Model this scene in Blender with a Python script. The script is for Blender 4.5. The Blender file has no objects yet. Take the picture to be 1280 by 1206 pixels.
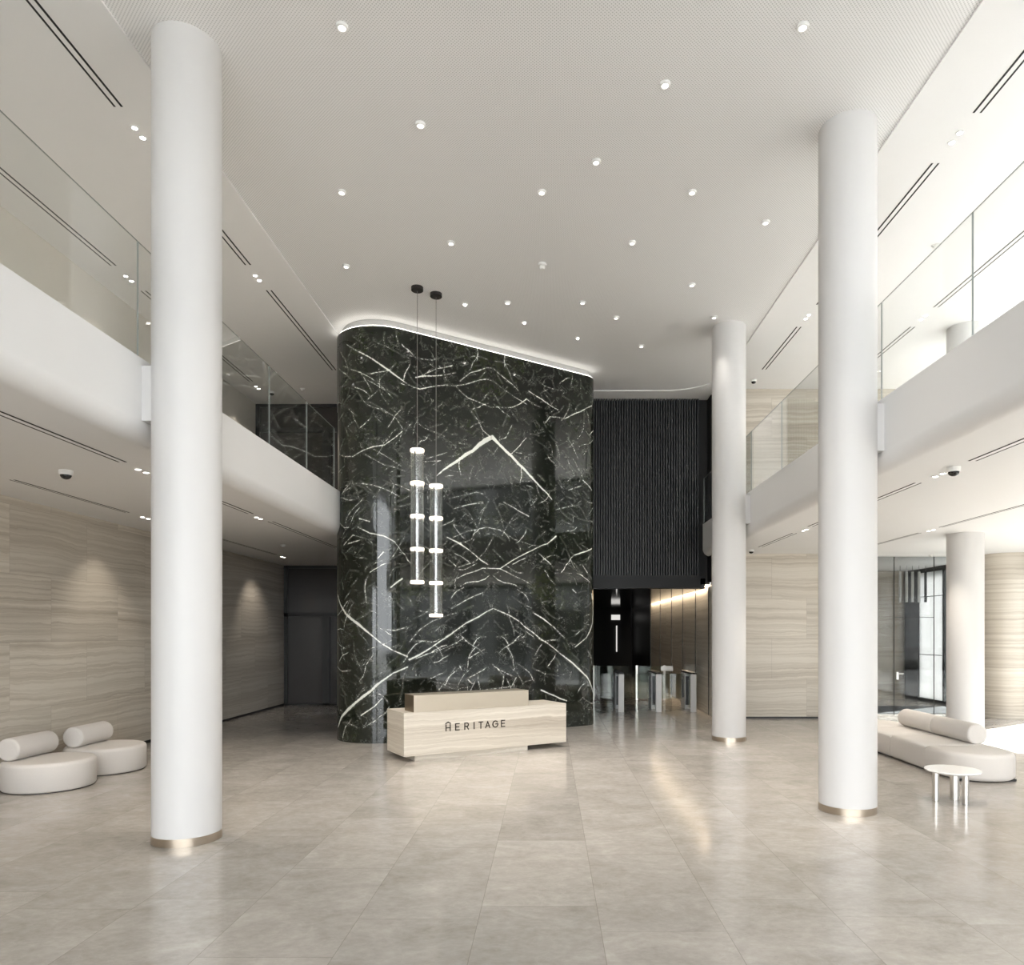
import bpy, bmesh, math, random
import numpy as np
from mathutils import Vector, Matrix

S = bpy.context.scene
C = S.collection
PI = math.pi

# ------------------------------------------------------------------ camera, world, exposure
# metres; x to the right, y into the hall, z up; the camera stands at x=0, y=0, z=2 looking along +y
cam_d = bpy.data.cameras.new('camera')
cam_d.sensor_fit = 'HORIZONTAL'
cam_d.sensor_width = 36.0
cam_d.lens = 36.0 * 900 / 1280
cam_d.shift_x = -46 / 1280
cam_d.shift_y = 187 / 1280
cam_d.clip_start = 0.05
cam_d.clip_end = 300
cam = bpy.data.objects.new('camera', cam_d)
cam.location = (0, 0, 2.0)
cam.rotation_euler = (PI / 2, 0, 0)
C.objects.link(cam)
S.camera = cam

w = bpy.data.worlds.new('sky')
S.world = w
w.use_nodes = True
bg = w.node_tree.nodes['Background']
bg.inputs['Color'].default_value = (0.97, 0.968, 1.0, 1)
bg.inputs['Strength'].default_value = 7.6

S.view_settings.view_transform = 'Standard'
S.view_settings.look = 'None'
S.view_settings.exposure = 0.17
S.view_settings.gamma = 1.0
S.view_settings.use_curve_mapping = False
cy = S.cycles
cy.use_denoising = True
cy.max_bounces = 14
cy.diffuse_bounces = 8
cy.glossy_bounces = 5
cy.transmission_bounces = 6
cy.transparent_max_bounces = 24
cy.sample_clamp_indirect = 10.0
cy.caustics_reflective = False
cy.caustics_refractive = False
cy.blur_glossy = 0.5

def portal(name, loc, rot, sx, sy):
    d = bpy.data.lights.new(name, 'AREA')
    d.shape = 'RECTANGLE'
    d.size, d.size_y = sx, sy
    d.energy = 1
    d.cycles.is_portal = True
    o = bpy.data.objects.new(name, d)
    o.location = loc
    o.rotation_euler = rot
    C.objects.link(o)

FX = 11.0      # glazed street front on the right
FY = -4.5      # glazed front behind the camera
portal('daylight_portal', (FX - .02, 5.9, 1.9), (0, PI / 2, 0), 3.7, 20.8)
portal('daylight_portal', (FX - .02, 5.9, 6.1), (0, PI / 2, 0), 3.0, 20.8)
portal('daylight_portal', (1.9, FY + .02, 3.8), (-PI / 2, 0, PI), 18.2, 7.6)

def spot(name, loc, target, energy, angle, blend=0.5, color=(1, .9, .78), radius=0.04, parent=None):
    d = bpy.data.lights.new(name, 'SPOT')
    d.energy = energy
    d.spot_size = math.radians(angle)
    d.spot_blend = blend
    d.color = color
    d.shadow_soft_size = radius
    o = bpy.data.objects.new(name, d)
    v = Vector(target) - Vector(loc)
    o.rotation_euler = v.to_track_quat('-Z', 'Y').to_euler()
    o.location = loc
    C.objects.link(o)
    if parent is not None:
        o.parent = parent
        o.matrix_parent_inverse = Matrix.Translation(parent.location).inverted()
    return o

# sun over the street, falling through the glazed front on the right
sd = bpy.data.lights.new('sun', 'SUN')
sd.energy = 38
sd.angle = math.radians(.6)
sd.color = (1, .975, .94)
sun = bpy.data.objects.new('sun', sd)
SUN_EL = math.radians(42)
sun.rotation_euler = Vector((-.83 * math.cos(SUN_EL), -.56 * math.cos(SUN_EL), -math.sin(SUN_EL))).to_track_quat('-Z', 'Y').to_euler()
sun.location = (30, 20, 30)
C.objects.link(sun)

# ------------------------------------------------------------------ node helpers
class NT:
    def __init__(s, name):
        s.m = bpy.data.materials.new(name)
        s.m.use_nodes = True
        s.t = s.m.node_tree
        for n in list(s.t.nodes):
            s.t.nodes.remove(n)
        s.out = s.t.nodes.new('ShaderNodeOutputMaterial')
    def put(s, sock, v):
        if v is None:
            return
        if isinstance(v, bpy.types.NodeSocket):
            s.t.links.new(v, sock)
        elif isinstance(v, (tuple, list)) and len(v) == 3 and sock.type == 'RGBA':
            sock.default_value = (*v, 1)
        else:
            sock.default_value = v
    def node(s, typ, ins=None, **attr):
        n = s.t.nodes.new('ShaderNode' + typ)
        for k, v in attr.items():
            setattr(n, k, v)
        for k, v in (ins or {}).items():
            s.put(n.inputs[k], v)
        return n
    def math(s, op, a, b=None, c=None, clamp=False):
        n = s.node('Math', operation=op, use_clamp=clamp)
        for i, v in enumerate((a, b, c)):
            s.put(n.inputs[i], v)
        return n.outputs[0]
    def vmath(s, op, a, b=None):
        n = s.node('VectorMath', operation=op)
        s.put(n.inputs[0], a)
        if b is not None:
            s.put(n.inputs[1], b)
        return n.outputs[0]
    def xyz(s, v):
        n = s.node('SeparateXYZ', {0: v})
        return n.outputs[0], n.outputs[1], n.outputs[2]
    def comb(s, x, y, z):
        return s.node('CombineXYZ', {0: x, 1: y, 2: z}).outputs[0]
    def noise(s, v, scale=1, detail=4, rough=.5, dist=0, out=0):
        n = s.node('TexNoise', {'Vector': v, 'Scale': scale, 'Detail': detail, 'Roughness': rough, 'Distortion': dist})
        return n.outputs[out]
    def white(s, v, dims='3D'):
        return s.node('TexWhiteNoise', {'Vector': v}, noise_dimensions=dims).outputs['Value']
    def mr(s, v, a, b, c=0., d=1., smooth=False):
        n = s.node('MapRange', {0: v, 1: a, 2: b, 3: c, 4: d}, clamp=True)
        if smooth:
            n.interpolation_type = 'SMOOTHSTEP'
        return n.outputs[0]
    def ramp(s, v, stops):
        n = s.node('ValToRGB', {0: v})
        e = n.color_ramp.elements
        while len(e) < len(stops):
            e.new(0.5)
        for k, (p, c) in enumerate(stops):
            e[k].position = p
            e[k].color = (*c, 1)
        return n.outputs[0]
    def mix(s, f, a, b, mode='MIX'):
        n = s.node('Mix', data_type='RGBA', blend_type=mode)
        s.put(n.inputs[0], f)
        s.put(n.inputs[6], a)
        s.put(n.inputs[7], b)
        return n.outputs[2]
    def pos(s):
        return s.node('NewGeometry').outputs['Position']
    def obj(s):
        return s.node('TexCoord').outputs['Object']
    def attr(s, name):
        return s.node('Attribute', attribute_name=name).outputs['Fac']
    def bump(s, h, strength=.2, dist=.01):
        return s.node('Bump', {'Height': h, 'Strength': strength, 'Distance': dist}).outputs[0]
    def finish(s, color, rough=.5, metal=0, spec=None, normal=None, emis=None, estr=0, coat=None):
        p = s.node('BsdfPrincipled', {'Base Color': color, 'Roughness': rough, 'Metallic': metal})
        if spec is not None:
            s.put(p.inputs['Specular IOR Level'], spec)
        if normal is not None:
            s.put(p.inputs['Normal'], normal)
        if coat is not None:
            s.put(p.inputs['Coat Weight'], coat)
        if emis is not None:
            s.put(p.inputs['Emission Color'], emis)
            s.put(p.inputs['Emission Strength'], estr)
        s.t.links.new(p.outputs[0], s.out.inputs[0])
        return s.m

def plain(name, col, rough=.5, metal=0, var=.03, scale=6, spec=None, bump=0):
    n = NT(name)
    p = n.obj()
    f = n.noise(p, scale, 3)
    c = n.mix(f, tuple(x * (1 - var) for x in col), tuple(min(1, x * (1 + var)) for x in col))
    nm = n.bump(n.noise(p, 220, 2), bump, .002) if bump else None
    return n.finish(c, rough, metal, spec, nm)

def emit(name, col, strength):
    n = NT(name)
    e = n.node('Emission', {'Color': col, 'Strength': strength})
    n.t.links.new(e.outputs[0], n.out.inputs[0])
    return n.m

def glass(name, tint, refl=1.0, rough=0.0, base=.04):
    n = NT(name)
    g = n.node('NewGeometry')
    d = n.node('VectorMath', operation='DOT_PRODUCT')
    n.put(d.inputs[0], g.outputs['Incoming'])
    n.put(d.inputs[1], g.outputs['Normal'])
    a = n.math('ABSOLUTE', d.outputs['Value'])
    f = n.math('POWER', n.math('SUBTRACT', 1.0, a), 5.0)
    f = n.math('ADD', n.math('MULTIPLY', f, (1 - base) * refl), base * refl, clamp=True)
    tr = n.node('BsdfTransparent', {'Color': tint})
    gl = n.node('BsdfGlossy', {'Color': (1, 1, 1), 'Roughness': rough})
    mx = n.node('MixShader')
    n.put(mx.inputs[0], f)
    n.t.links.new(tr.outputs[0], mx.inputs[1])
    n.t.links.new(gl.outputs[0], mx.inputs[2])
    n.t.links.new(mx.outputs[0], n.out.inputs[0])
    return n.m

# ------------------------------------------------------------------ materials
def travertine(name, local=False, light=1.0, pw=1.62, ph=.93, rough=.38, joints=True):
    n = NT(name)
    P = n.obj() if local else n.pos()
    x, y, z = n.xyz(P)
    h = n.math('ADD', x, y)
    pz = n.math('FLOOR', n.math('DIVIDE', z, ph))
    hs = n.math('ADD', n.math('DIVIDE', h, pw), n.math('MULTIPLY', n.math('MODULO', pz, 2.0), .5))
    px = n.math('FLOOR', hs)
    rnd = n.white(n.comb(px, pz, 3.7))
    sh = n.math('MULTIPLY', rnd, .16 if joints else 0.0)
    warp = n.noise(n.comb(n.math('MULTIPLY', h, .55), n.math('MULTIPLY', rnd, .3 if joints else 0), n.math('MULTIPLY', z, .9)), 1.0, 5, .55)
    warp2 = n.noise(n.comb(n.math('MULTIPLY', h, 3.2), 0.0, n.math('MULTIPLY', z, 9.)), 1.0, 4, .6)
    v = n.math('ADD', n.math('ADD', z, sh), n.math('MULTIPLY', n.math('SUBTRACT', warp, .5), .22))
    v = n.math('ADD', v, n.math('MULTIPLY', n.math('SUBTRACT', warp2, .5), .06))
    band = n.noise(n.comb(n.math('MULTIPLY', h, .12), 0.0, n.math('MULTIPLY', v, 15.0)), 1.0, 7, .72)
    wide = n.noise(n.comb(n.math('MULTIPLY', h, .10), 4.0, n.math('MULTIPLY', v, 1.5)), 1.0, 3, .5)
    t = n.math('ADD', n.math('MULTIPLY', band, .75), n.math('MULTIPLY', wide, .35))
    L = light
    col = n.ramp(t, [(.36, (.36 * L, .31 * L, .25 * L)), (.47, (.48 * L, .43 * L, .36 * L)), (.55, (.57 * L, .52 * L, .445 * L)),
                     (.63, (.66 * L, .615 * L, .54 * L)), (.74, (.52 * L, .47 * L, .395 * L))])
    crack = n.noise(n.comb(n.math('MULTIPLY', h, 1.3), 9.0, n.math('MULTIPLY', v, 34.0)), 1.0, 4, .65)
    cm = n.mr(crack, .66, .74)
    col = n.mix(n.math('MULTIPLY', cm, .45), col, (.27 * L, .22 * L, .165 * L))
    tone = n.math('ADD', .93, n.math('MULTIPLY', rnd, .12 if joints else 0.06))
    col = n.mix(1.0, col, n.comb(tone, tone, tone), 'MULTIPLY')
    if joints:
        fx = n.math('FRACT', hs)
        fz = n.math('FRACT', n.math('DIVIDE', z, ph))
        jx = n.math('LESS_THAN', n.math('MINIMUM', fx, n.math('SUBTRACT', 1.0, fx)), .002)
        jz = n.math('LESS_THAN', n.math('MINIMUM', fz, n.math('SUBTRACT', 1.0, fz)), .003)
        col = n.mix(n.math('MULTIPLY', n.math('MAXIMUM', jx, jz), .35), col, (.2, .16, .12))
    return n.finish(col, rough, 0, .35, n.bump(n.math('SUBTRACT', band, n.math('MULTIPLY', cm, .6)), .12, .01))

M = {}
M['travertine'] = travertine('honed_travertine')
M['pier_travertine'] = travertine('pier_travertine', light=1.0, joints=False)
M['desk_travertine'] = travertine('desk_travertine', local=True, light=1.22, joints=False, rough=.35)
M['white'] = plain('white_paint', (.85, .845, .84), .55, 0, .01, 2)
M['taupe'] = plain('warm_wall_paint', (.70, .665, .60), .6, 0, .02, 1.5)
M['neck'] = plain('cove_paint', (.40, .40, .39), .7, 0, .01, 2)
M['gallery_floor'] = plain('pale_gallery_floor', (.66, .65, .635), .4, 0, .05, .8)
M['fascia'] = plain('balcony_plaster', (.78, .775, .77), .5, 0, .008, 2)
M['column'] = plain('column_plaster', (.62, .612, .606), .5, 0, .008, 2)
M['bronze'] = plain('brushed_champagne_steel', (.50, .43, .35), .30, 1, .05, 30)
M['gold'] = plain('champagne_metal', (.66, .59, .48), .36, .85, .02, 3)
M['gold_dark'] = plain('bronze_metal', (.30, .24, .17), .35, .9, .03, 3)
M['steel'] = plain('brushed_steel', (.66, .64, .61), .28, 1, .04, 30)
M['black'] = plain('black_metal', (.012, .011, .010), .42, 0, .05, 10)
M['slat'] = plain('black_slat', (.015, .015, .015), .5, 0, .06, 3)
M['beam'] = plain('dark_grey_beam', (.012, .012, .0123), .45, 0, .05, 3, spec=.2)
M['gloss_black'] = plain('gloss_black_ceiling', (.010, .009, .008), .06, 0, .02, 2, spec=.8)
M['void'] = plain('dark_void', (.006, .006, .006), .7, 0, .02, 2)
M['slot'] = plain('diffuser_slot_black', (.008, .008, .008), .7, 0, .02, 2)
M['dark_pane'] = plain('smoked_dark_glass', (.046, .041, .039), .07, 0, .05, 1, spec=.5)
M['fabric'] = plain('light_grey_upholstery', (.635, .605, .575), .85, 0, .04, 90, spec=.2, bump=.25)
M['fabric_seam'] = plain('grey_piping', (.46, .44, .42), .85, 0, .04, 60, spec=.2)
M['plastic'] = plain('white_plastic', (.80, .80, .78), .4, 0, .01, 4)
M['lens_black'] = plain('smoked_dome', (.015, .014, .013), .12, 0, .02, 4)
M['letter'] = plain('dark_bronze_letter', (.045, .035, .026), .4, .6, .04, 30)
M['marble_top'] = plain('white_marble', (.80, .79, .77), .2, 0, .05, 9)
M['cap_black'] = plain('black_canopy', (.013, .010, .008), .5, 0, .05, 12)
M['cable'] = plain('grey_cable', (.22, .21, .20), .5, 0, .02, 4)
M['asphalt'] = plain('street_paving', (.24, .24, .235), .8, 0, .1, .6)
M['facade'] = plain('pale_facade', (.24, .24, .235), .7, 0, .08, .4)
M['mat'] = plain('charcoal_mat', (.035, .036, .038), .9, 0, .1, 40)
M['mull'] = plain('dark_mullion', (.03, .031, .033), .4, 0, .04, 4)
M['door_white'] = plain('pale_panel', (.62, .62, .61), .4, 0, .02, 3)
M['glow'] = emit('lamp_glow', (1, .96, .90), 5)
M['spot_glow'] = emit('spot_glow', (1, .95, .88), 22)
M['led'] = emit('cove_led', (1, .96, .88), 5)
n = NT('frosted_white_glass')
dfx = n.node('BsdfDiffuse', {'Color': (.75, .76, .76)})
tlx = n.node('BsdfTranslucent', {'Color': (.72, .73, .73)})
mxx = n.node('MixShader', {0: .5})
n.t.links.new(dfx.outputs[0], mxx.inputs[1])
n.t.links.new(tlx.outputs[0], mxx.inputs[2])
n.t.links.new(mxx.outputs[0], n.out.inputs[0])
M['frost'] = n.m
M['lit'] = emit('far_reflection_glow', (1, .97, .92), .7)  # emission imitates a bright reflection deep in the corridor
M['led_warm'] = emit('corridor_led', (1, .84, .62), 3)
M['ring'] = emit('pendant_ring_glow', (1, .91, .80), 1.9)
M['clear'] = glass('clear_glass', (.965, .972, .968), 1.0)
M['edge'] = plain('glass_edge', (.30, .33, .32), .2, 0, .03, 5)
M['street'] = glass('street_glass', (.93, .95, .95), .9)
M['gate_glass'] = glass('gate_glass', (.84, .87, .84), .6)
M['smoke'] = glass('grey_partition_glass', (.70, .71, .71), .7)
M['tube'] = glass('pendant_glass', (.93, .93, .92), 1.7, .16)

# polished limestone floor
n = NT('polished_limestone')
x, y, z = n.xyz(n.pos())
TW = .84
cx = n.math('DIVIDE', n.math('SUBTRACT', x, .35), TW)
ix = n.math('FLOOR', cx)
off = n.white(n.comb(ix, 7.3, 1.1))
cyy = n.math('ADD', n.math('DIVIDE', y, 1.66), off)
iy = n.math('FLOOR', cyy)
r1 = n.white(n.comb(ix, iy, 2.2))
fx = n.math('FRACT', cx)
fy = n.math('FRACT', cyy)
gx = n.math('MULTIPLY', n.math('MINIMUM', fx, n.math('SUBTRACT', 1., fx)), TW)
gy = n.math('MULTIPLY', n.math('MINIMUM', fy, n.math('SUBTRACT', 1., fy)), 1.66)
j = n.math('LESS_THAN', n.math('MINIMUM', gx, gy), .0022)
pv = n.comb(n.math('ADD', x, n.math('MULTIPLY', r1, 37.)), n.math('MULTIPLY', y, 1.3), n.math('MULTIPLY', r1, 11.))
a = n.noise(pv, 2.1, 8, .66, .6)
b = n.noise(pv, 13., 6, .7)
cl = n.noise(pv, .8, 3, .5)
t = n.math('ADD', n.math('ADD', n.math('MULTIPLY', a, .5), n.math('MULTIPLY', b, .3)), n.math('MULTIPLY', cl, .2))
col = n.ramp(t, [(.30, (.26, .238, .208)), (.44, (.36, .331, .298)), (.54, (.42, .388, .353)), (.66, (.50, .467, .43)), (.8, (.60, .565, .51))])
vn = n.noise(pv, 1.7, 7, .6, 1.2)
vm = n.mr(n.math('ABSOLUTE', n.math('SUBTRACT', vn, .5)), 0., .012, 1., 0.)
col = n.mix(n.math('MULTIPLY', vm, .16), col, (.56, .52, .47))
tone = n.math('ADD', .90, n.math('MULTIPLY', r1, .17))
col = n.mix(1., col, n.comb(tone, tone, tone), 'MULTIPLY')
col = n.mix(n.math('MULTIPLY', j, .5), col, (.16, .14, .12))
M['floor'] = n.finish(col, n.mr(b, .3, .7, .10, .19), 0, .45, n.bump(b, .012, .01))

# perforated acoustic ceiling
n = NT('perforated_ceiling')
x, y, z = n.xyz(n.pos())
q = n.math('MULTIPLY', n.math('ADD', x, y), 40 * .7071)
p = n.math('MULTIPLY', n.math('SUBTRACT', x, y), 40 * .7071)
fa = n.math('SUBTRACT', n.math('FRACT', q), .5)
fb = n.math('SUBTRACT', n.math('FRACT', p), .5)
dd = n.math('ADD', n.math('MULTIPLY', fa, fa), n.math('MULTIPLY', fb, fb))
hole = n.mr(dd, .05, .085, 1., 0.)
M['perf'] = n.finish(n.mix(n.math('MULTIPLY', hole, .5), (.85, .845, .84), (.24, .24, .235)), .6, 0, .3)

# dark green marble with white veins; the vein field is stored on the mesh
n = NT('dark_green_marble')
uv = n.node('UVMap', uv_map='UVMap').outputs[0]
u, v, _ = n.xyz(uv)
au = n.math('ABSOLUTE', u)
mv = n.comb(au, v, 0.)
big = n.noise(mv, 1.1, 6, .6, .8)
fine = n.noise(mv, 9., 6, .7)
base = n.ramp(n.math('ADD', n.math('MULTIPLY', big, .6), n.math('MULTIPLY', fine, .4)),
              [(.36, (.004, .005, .004)), (.52, (.009, .012, .008)), (.64, (.028, .033, .016)), (.78, (.064, .072, .044))])
d = n.attr('vein_distance')
wob = n.noise(mv, 17., 6, .75)
wb2 = n.noise(mv, 90., 3, .6)
dw = n.math('ADD', d, n.math('ADD', n.math('MULTIPLY', n.math('SUBTRACT', wob, .45), .040), n.math('MULTIPLY', n.math('SUBTRACT', wb2, .45), .012)))
vm = n.mr(dw, .001, .005, 1., 0., True)
halo = n.mr(dw, 0., .03, .07, 0.)
warp = n.vmath('ADD', mv, n.vmath('SCALE', n.noise(mv, 2.2, 4, .55, 0, 1)))
warp.node.inputs[1].links[0].from_node.inputs['Scale'].default_value = .5
hv = n.noise(warp, 2.6, 5, .6, .4)
msk = n.noise(mv, 3.7, 3, .5)
thin = n.mr(n.math('ABSOLUTE', n.math('SUBTRACT', hv, .5)), .0, .006, 1., 0.)
thin = n.math('MULTIPLY', thin, n.mr(msk, .46, .62))
hv2 = n.noise(warp, 7.0, 4, .6, .9)
thin2 = n.mr(n.math('ABSOLUTE', n.math('SUBTRACT', hv2, .5)), .0, .010, 1., 0.)
thin2 = n.math('MULTIPLY', thin2, n.mr(n.noise(mv, 6.1, 2), .5, .62))
wh = n.math('MAXIMUM', n.math('MAXIMUM', vm, halo), n.math('MAXIMUM', n.math('MULTIPLY', thin, .38), n.math('MULTIPLY', thin2, .22)))
jn = n.math('LESS_THAN', n.math('MINIMUM', n.math('ABSOLUTE', n.math('SUBTRACT', au, 1.78)), au), .004)
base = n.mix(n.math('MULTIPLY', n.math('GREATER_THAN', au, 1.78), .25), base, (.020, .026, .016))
col = n.mix(n.math('MULTIPLY', wh, n.math('SUBTRACT', 1.0, n.math('MULTIPLY', jn, .7))), base, (.82, .84, .78))
M['marble'] = n.finish(col, n.mr(fine, .3, .7, .035, .07), 0, .55)

# ------------------------------------------------------------------ mesh helpers
class MB:
    def __init__(s):
        s.v, s.f, s.m, s.sm = [], [], [], []
    def add(s, vs, fs, m=0, smooth=False):
        o = len(s.v)
        s.v += [tuple(p) for p in vs]
        for f in fs:
            s.f.append([o + i for i in f])
            s.m.append(m)
            s.sm.append(smooth)
        return s
    def box(s, x0, x1, y0, y1, z0, z1, m=0):
        return s.add([(x0, y0, z0), (x1, y0, z0), (x1, y1, z0), (x0, y1, z0), (x0, y0, z1), (x1, y0, z1), (x1, y1, z1), (x0, y1, z1)],
                     [(0, 3, 2, 1), (4, 5, 6, 7), (0, 1, 5, 4), (1, 2, 6, 5), (2, 3, 7, 6), (3, 0, 4, 7)], m)
    def prism(s, poly, z0, z1, m=0, smooth=False, caps=True):
        k = len(poly)
        vs = [(p[0], p[1], z0) for p in poly] + [(p[0], p[1], z1) for p in poly]
        s.add(vs, [(i, (i + 1) % k, k + (i + 1) % k, k + i) for i in range(k)], m, smooth)
        if caps:
            s.add(vs, [tuple(range(k - 1, -1, -1)), tuple(range(k, 2 * k))], m)
        return s
    def sweep_y(s, poly, y0, y1, m=0, smooth=True):      # poly of (x, z) drawn along y
        k = len(poly)
        vs = [(p[0], y0, p[1]) for p in poly] + [(p[0], y1, p[1]) for p in poly]
        s.add(vs, [(i, (i + 1) % k, k + (i + 1) % k, k + i) for i in range(k)], m, smooth)
        s.add(vs, [tuple(range(k)), tuple(range(2 * k - 1, k - 1, -1))], m)
        return s
    def lathe(s, prof, c=(0, 0, 0), n=40, m=0, axis='z', close=True, smooth=True, mats=None):
        vs, fs = [], []
        k = len(prof)
        for i in range(n):
            a = 2 * PI * i / n
            for r, h in prof:
                if axis == 'z':
                    vs.append((c[0] + r * math.cos(a), c[1] + r * math.sin(a), c[2] + h))
                elif axis == 'y':
                    vs.append((c[0] + r * math.cos(a), c[1] + h, c[2] + r * math.sin(a)))
        for seg in range(k - 1):
            fs = []
            for i in range(n):
                j = (i + 1) % n
                fs.append((i * k + seg, j * k + seg, j * k + seg + 1, i * k + seg + 1))
            s_m = mats[seg] if mats else m
            o = len(s.v)
            if seg == 0:
                base = o
                s.v += vs
            for f in fs:
                s.f.append([base + q for q in f])
                s.m.append(s_m)
                s.sm.append(smooth)
        return s
    def tube(s, a, b, r, n=12, m=0):
        a, b = Vector(a), Vector(b)
        d = (b - a).normalized()
        q = d.to_track_quat('Z', 'Y')
        ring = [q @ Vector((r * math.cos(2 * PI * i / n), r * math.sin(2 * PI * i / n), 0)) for i in range(n)]
        vs = [a + p for p in ring] + [b + p for p in ring]
        s.add(vs, [(i, (i + 1) % n, n + (i + 1) % n, n + i) for i in range(n)], m, True)
        s.add(vs, [tuple(range(n - 1, -1, -1)), tuple(range(n, 2 * n))], m)
        return s
    def build(s, name, mats, parent=None, loc=(0, 0, 0), bevel=0, sharp=35):
        me = bpy.data.meshes.new(name)
        me.from_pydata(s.v, [], s.f)
        mats = mats if isinstance(mats, (list, tuple)) else [mats]
        for mm in mats:
            me.materials.append(M[mm])
        me.polygons.foreach_set('material_index', s.m)
        bm = bmesh.new()
        bm.from_mesh(me)
        bmesh.ops.remove_doubles(bm, verts=bm.verts, dist=1e-5)
        bmesh.ops.recalc_face_normals(bm, faces=bm.faces)
        bm.to_mesh(me)
        bm.free()
        me.polygons.foreach_set('use_smooth', [True] * len(me.polygons))
        me.set_sharp_from_angle(angle=math.radians(sharp))
        o = bpy.data.objects.new(name, me)
        o.location = loc
        C.objects.link(o)
        if parent is not None:
            o.parent = parent
        if bevel:
            b = o.modifiers.new('bevel', 'BEVEL')
            b.width = bevel
            b.segments = 2
            b.limit_method = 'ANGLE'
        return o

def thing(name, label, cat, loc=(0, 0, 0), rz=0, group=None):
    o = bpy.data.objects.new(name, None)
    C.objects.link(o)
    o.location = loc
    o.rotation_euler = (0, 0, rz)
    o.empty_display_size = .1
    return tag(o, label, cat, group)

def tag(o, label, cat, group=None):
    o['label'] = label
    o['category'] = cat
    if group:
        o['group'] = group
    return o

def struct(o, label=None):
    o['kind'] = 'structure'
    if label:
        o['label'] = label
    return o

def copy_tree(o, parent=None):
    c = o.copy()
    C.objects.link(c)
    if parent is not None:
        c.parent = parent
    for ch in list(o.children):
        copy_tree(ch, c)
    return c

def arc(cx, cy, r, a0, a1, n):
    return [(cx + r * math.cos(math.radians(a0 + (a1 - a0) * i / n)), cy + r * math.sin(math.radians(a0 + (a1 - a0) * i / n))) for i in range(n + 1)]

def soft_block(name, poly, z0, z1, r, mat, parent, loc=(0, 0, 0), seg=4):
    bm = bmesh.new()
    vs = [bm.verts.new((p[0], p[1], z0)) for p in poly]
    f = bm.faces.new(vs)
    bmesh.ops.recalc_face_normals(bm, faces=[f])
    ext = bmesh.ops.extrude_face_region(bm, geom=[f])
    up = [g for g in ext['geom'] if isinstance(g, bmesh.types.BMVert)]
    bmesh.ops.translate(bm, vec=(0, 0, z1 - z0), verts=up)
    ed = [e for e in bm.edges if abs(e.verts[0].co.z - e.verts[1].co.z) < 1e-6]
    bmesh.ops.bevel(bm, geom=ed, offset=r, segments=seg, profile=.5, affect='EDGES')
    bmesh.ops.recalc_face_normals(bm, faces=bm.faces)
    me = bpy.data.meshes.new(name)
    bm.to_mesh(me)
    bm.free()
    me.materials.append(M[mat])
    me.polygons.foreach_set('use_smooth', [True] * len(me.polygons))
    me.set_sharp_from_angle(angle=math.radians(50))
    o = bpy.data.objects.new(name, me)
    o.location = loc
    C.objects.link(o)
    o.parent = parent
    return o

# ------------------------------------------------------------------ the setting
CZ, CC = 7.64, 7.66          # side ceilings, raised perforated centre field
LZ, UZ = 3.82, 4.59          # underside and top of the balconies
WL = -7.25                   # travertine wall on the left
BL, BR = -3.85, 3.70         # balcony fronts
BW = 16.7                    # back travertine wall on the right

struct(MB().box(WL - .2, FX + .2, FY - .2, 34, -.12, 0).build('floor', 'floor'))

# raised centre field with rounded far corners, side ceilings around it
inner = [(-4.0, FY), (3.88, FY)] + arc(3.88 - 1.2, 16.85 - 1.2, 1.2, 0, 90, 14) + arc(-4.0 + .6, 16.85 - .6, .6, 90, 180, 8)
struct(MB().prism(inner, CC, CC + .06).build('ceiling', 'perf'))
bm = bmesh.new()
poly = [(WL - .2, FY - .2), (-4.0, FY - .2)] + list(reversed(inner[2:])) + [(3.88, FY - .2), (FX + .3, FY - .2), (FX + .3, 20.2), (WL - .2, 20.2)]
bot = [bm.verts.new((p[0], p[1], CZ)) for p in poly]
fc = bm.faces.new(bot)
ext = bmesh.ops.extrude_face_region(bm, geom=[fc])
bmesh.ops.translate(bm, vec=(0, 0, .08), verts=[g for g in ext['geom'] if isinstance(g, bmesh.types.BMVert)])
bmesh.ops.triangulate(bm, faces=[f for f in bm.faces if len(f.verts) > 4])
bmesh.ops.recalc_face_normals(bm, faces=bm.faces)
me = bpy.data.meshes.new('ceiling_sides')
bm.to_mesh(me)
bm.free()
me.materials.append(M['white'])
o = bpy.data.objects.new('ceiling_sides', me)
C.objects.link(o)
struct(o)

struct(MB().box(WL - .2, WL, FY, 20.2, 0, UZ).build('wall_left', 'travertine'))
struct(MB().box(WL - .2, WL, FY, 20.2, UZ, CZ).build('wall_left_upper', 'taupe'))
struct(MB().box(WL, WL + .006, FY, 19.7, 0, .05).build('baseboard_left', 'black'))

def fascia(x, sgn, xin, y0, y1):
    R = .17
    p = [(x, UZ)]
    a = arc(x - sgn * R, LZ + R, R, 0 if sgn > 0 else 180, -90 if sgn > 0 else 270, 10)
    p += a
    p += [(xin, LZ), (xin, UZ)]
    return p, y0, y1

p, y0, y1 = fascia(BL, 1, WL, FY, 20.0)
struct(MB().sweep_y(p, y0, y1).build('balcony_left', 'fascia'))
p, y0, y1 = fascia(BR, -1, FX + .1, FY, BW)
b = MB().sweep_y(p, y0, y1)
p, y0, y1 = fascia(BR, -1, 3.9, BW, 17.3)
b.sweep_y(p, y0, y1)
struct(b.build('balcony_right', 'fascia'))

for o_ in [q for q in C.objects if q.name.startswith('balcony_')]:
    o_.data.materials.append(M['gallery_floor'])
    for f_ in o_.data.polygons:
        if f_.normal.z > .99 and f_.center.z > UZ - .01:
            f_.material_index = 1

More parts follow.
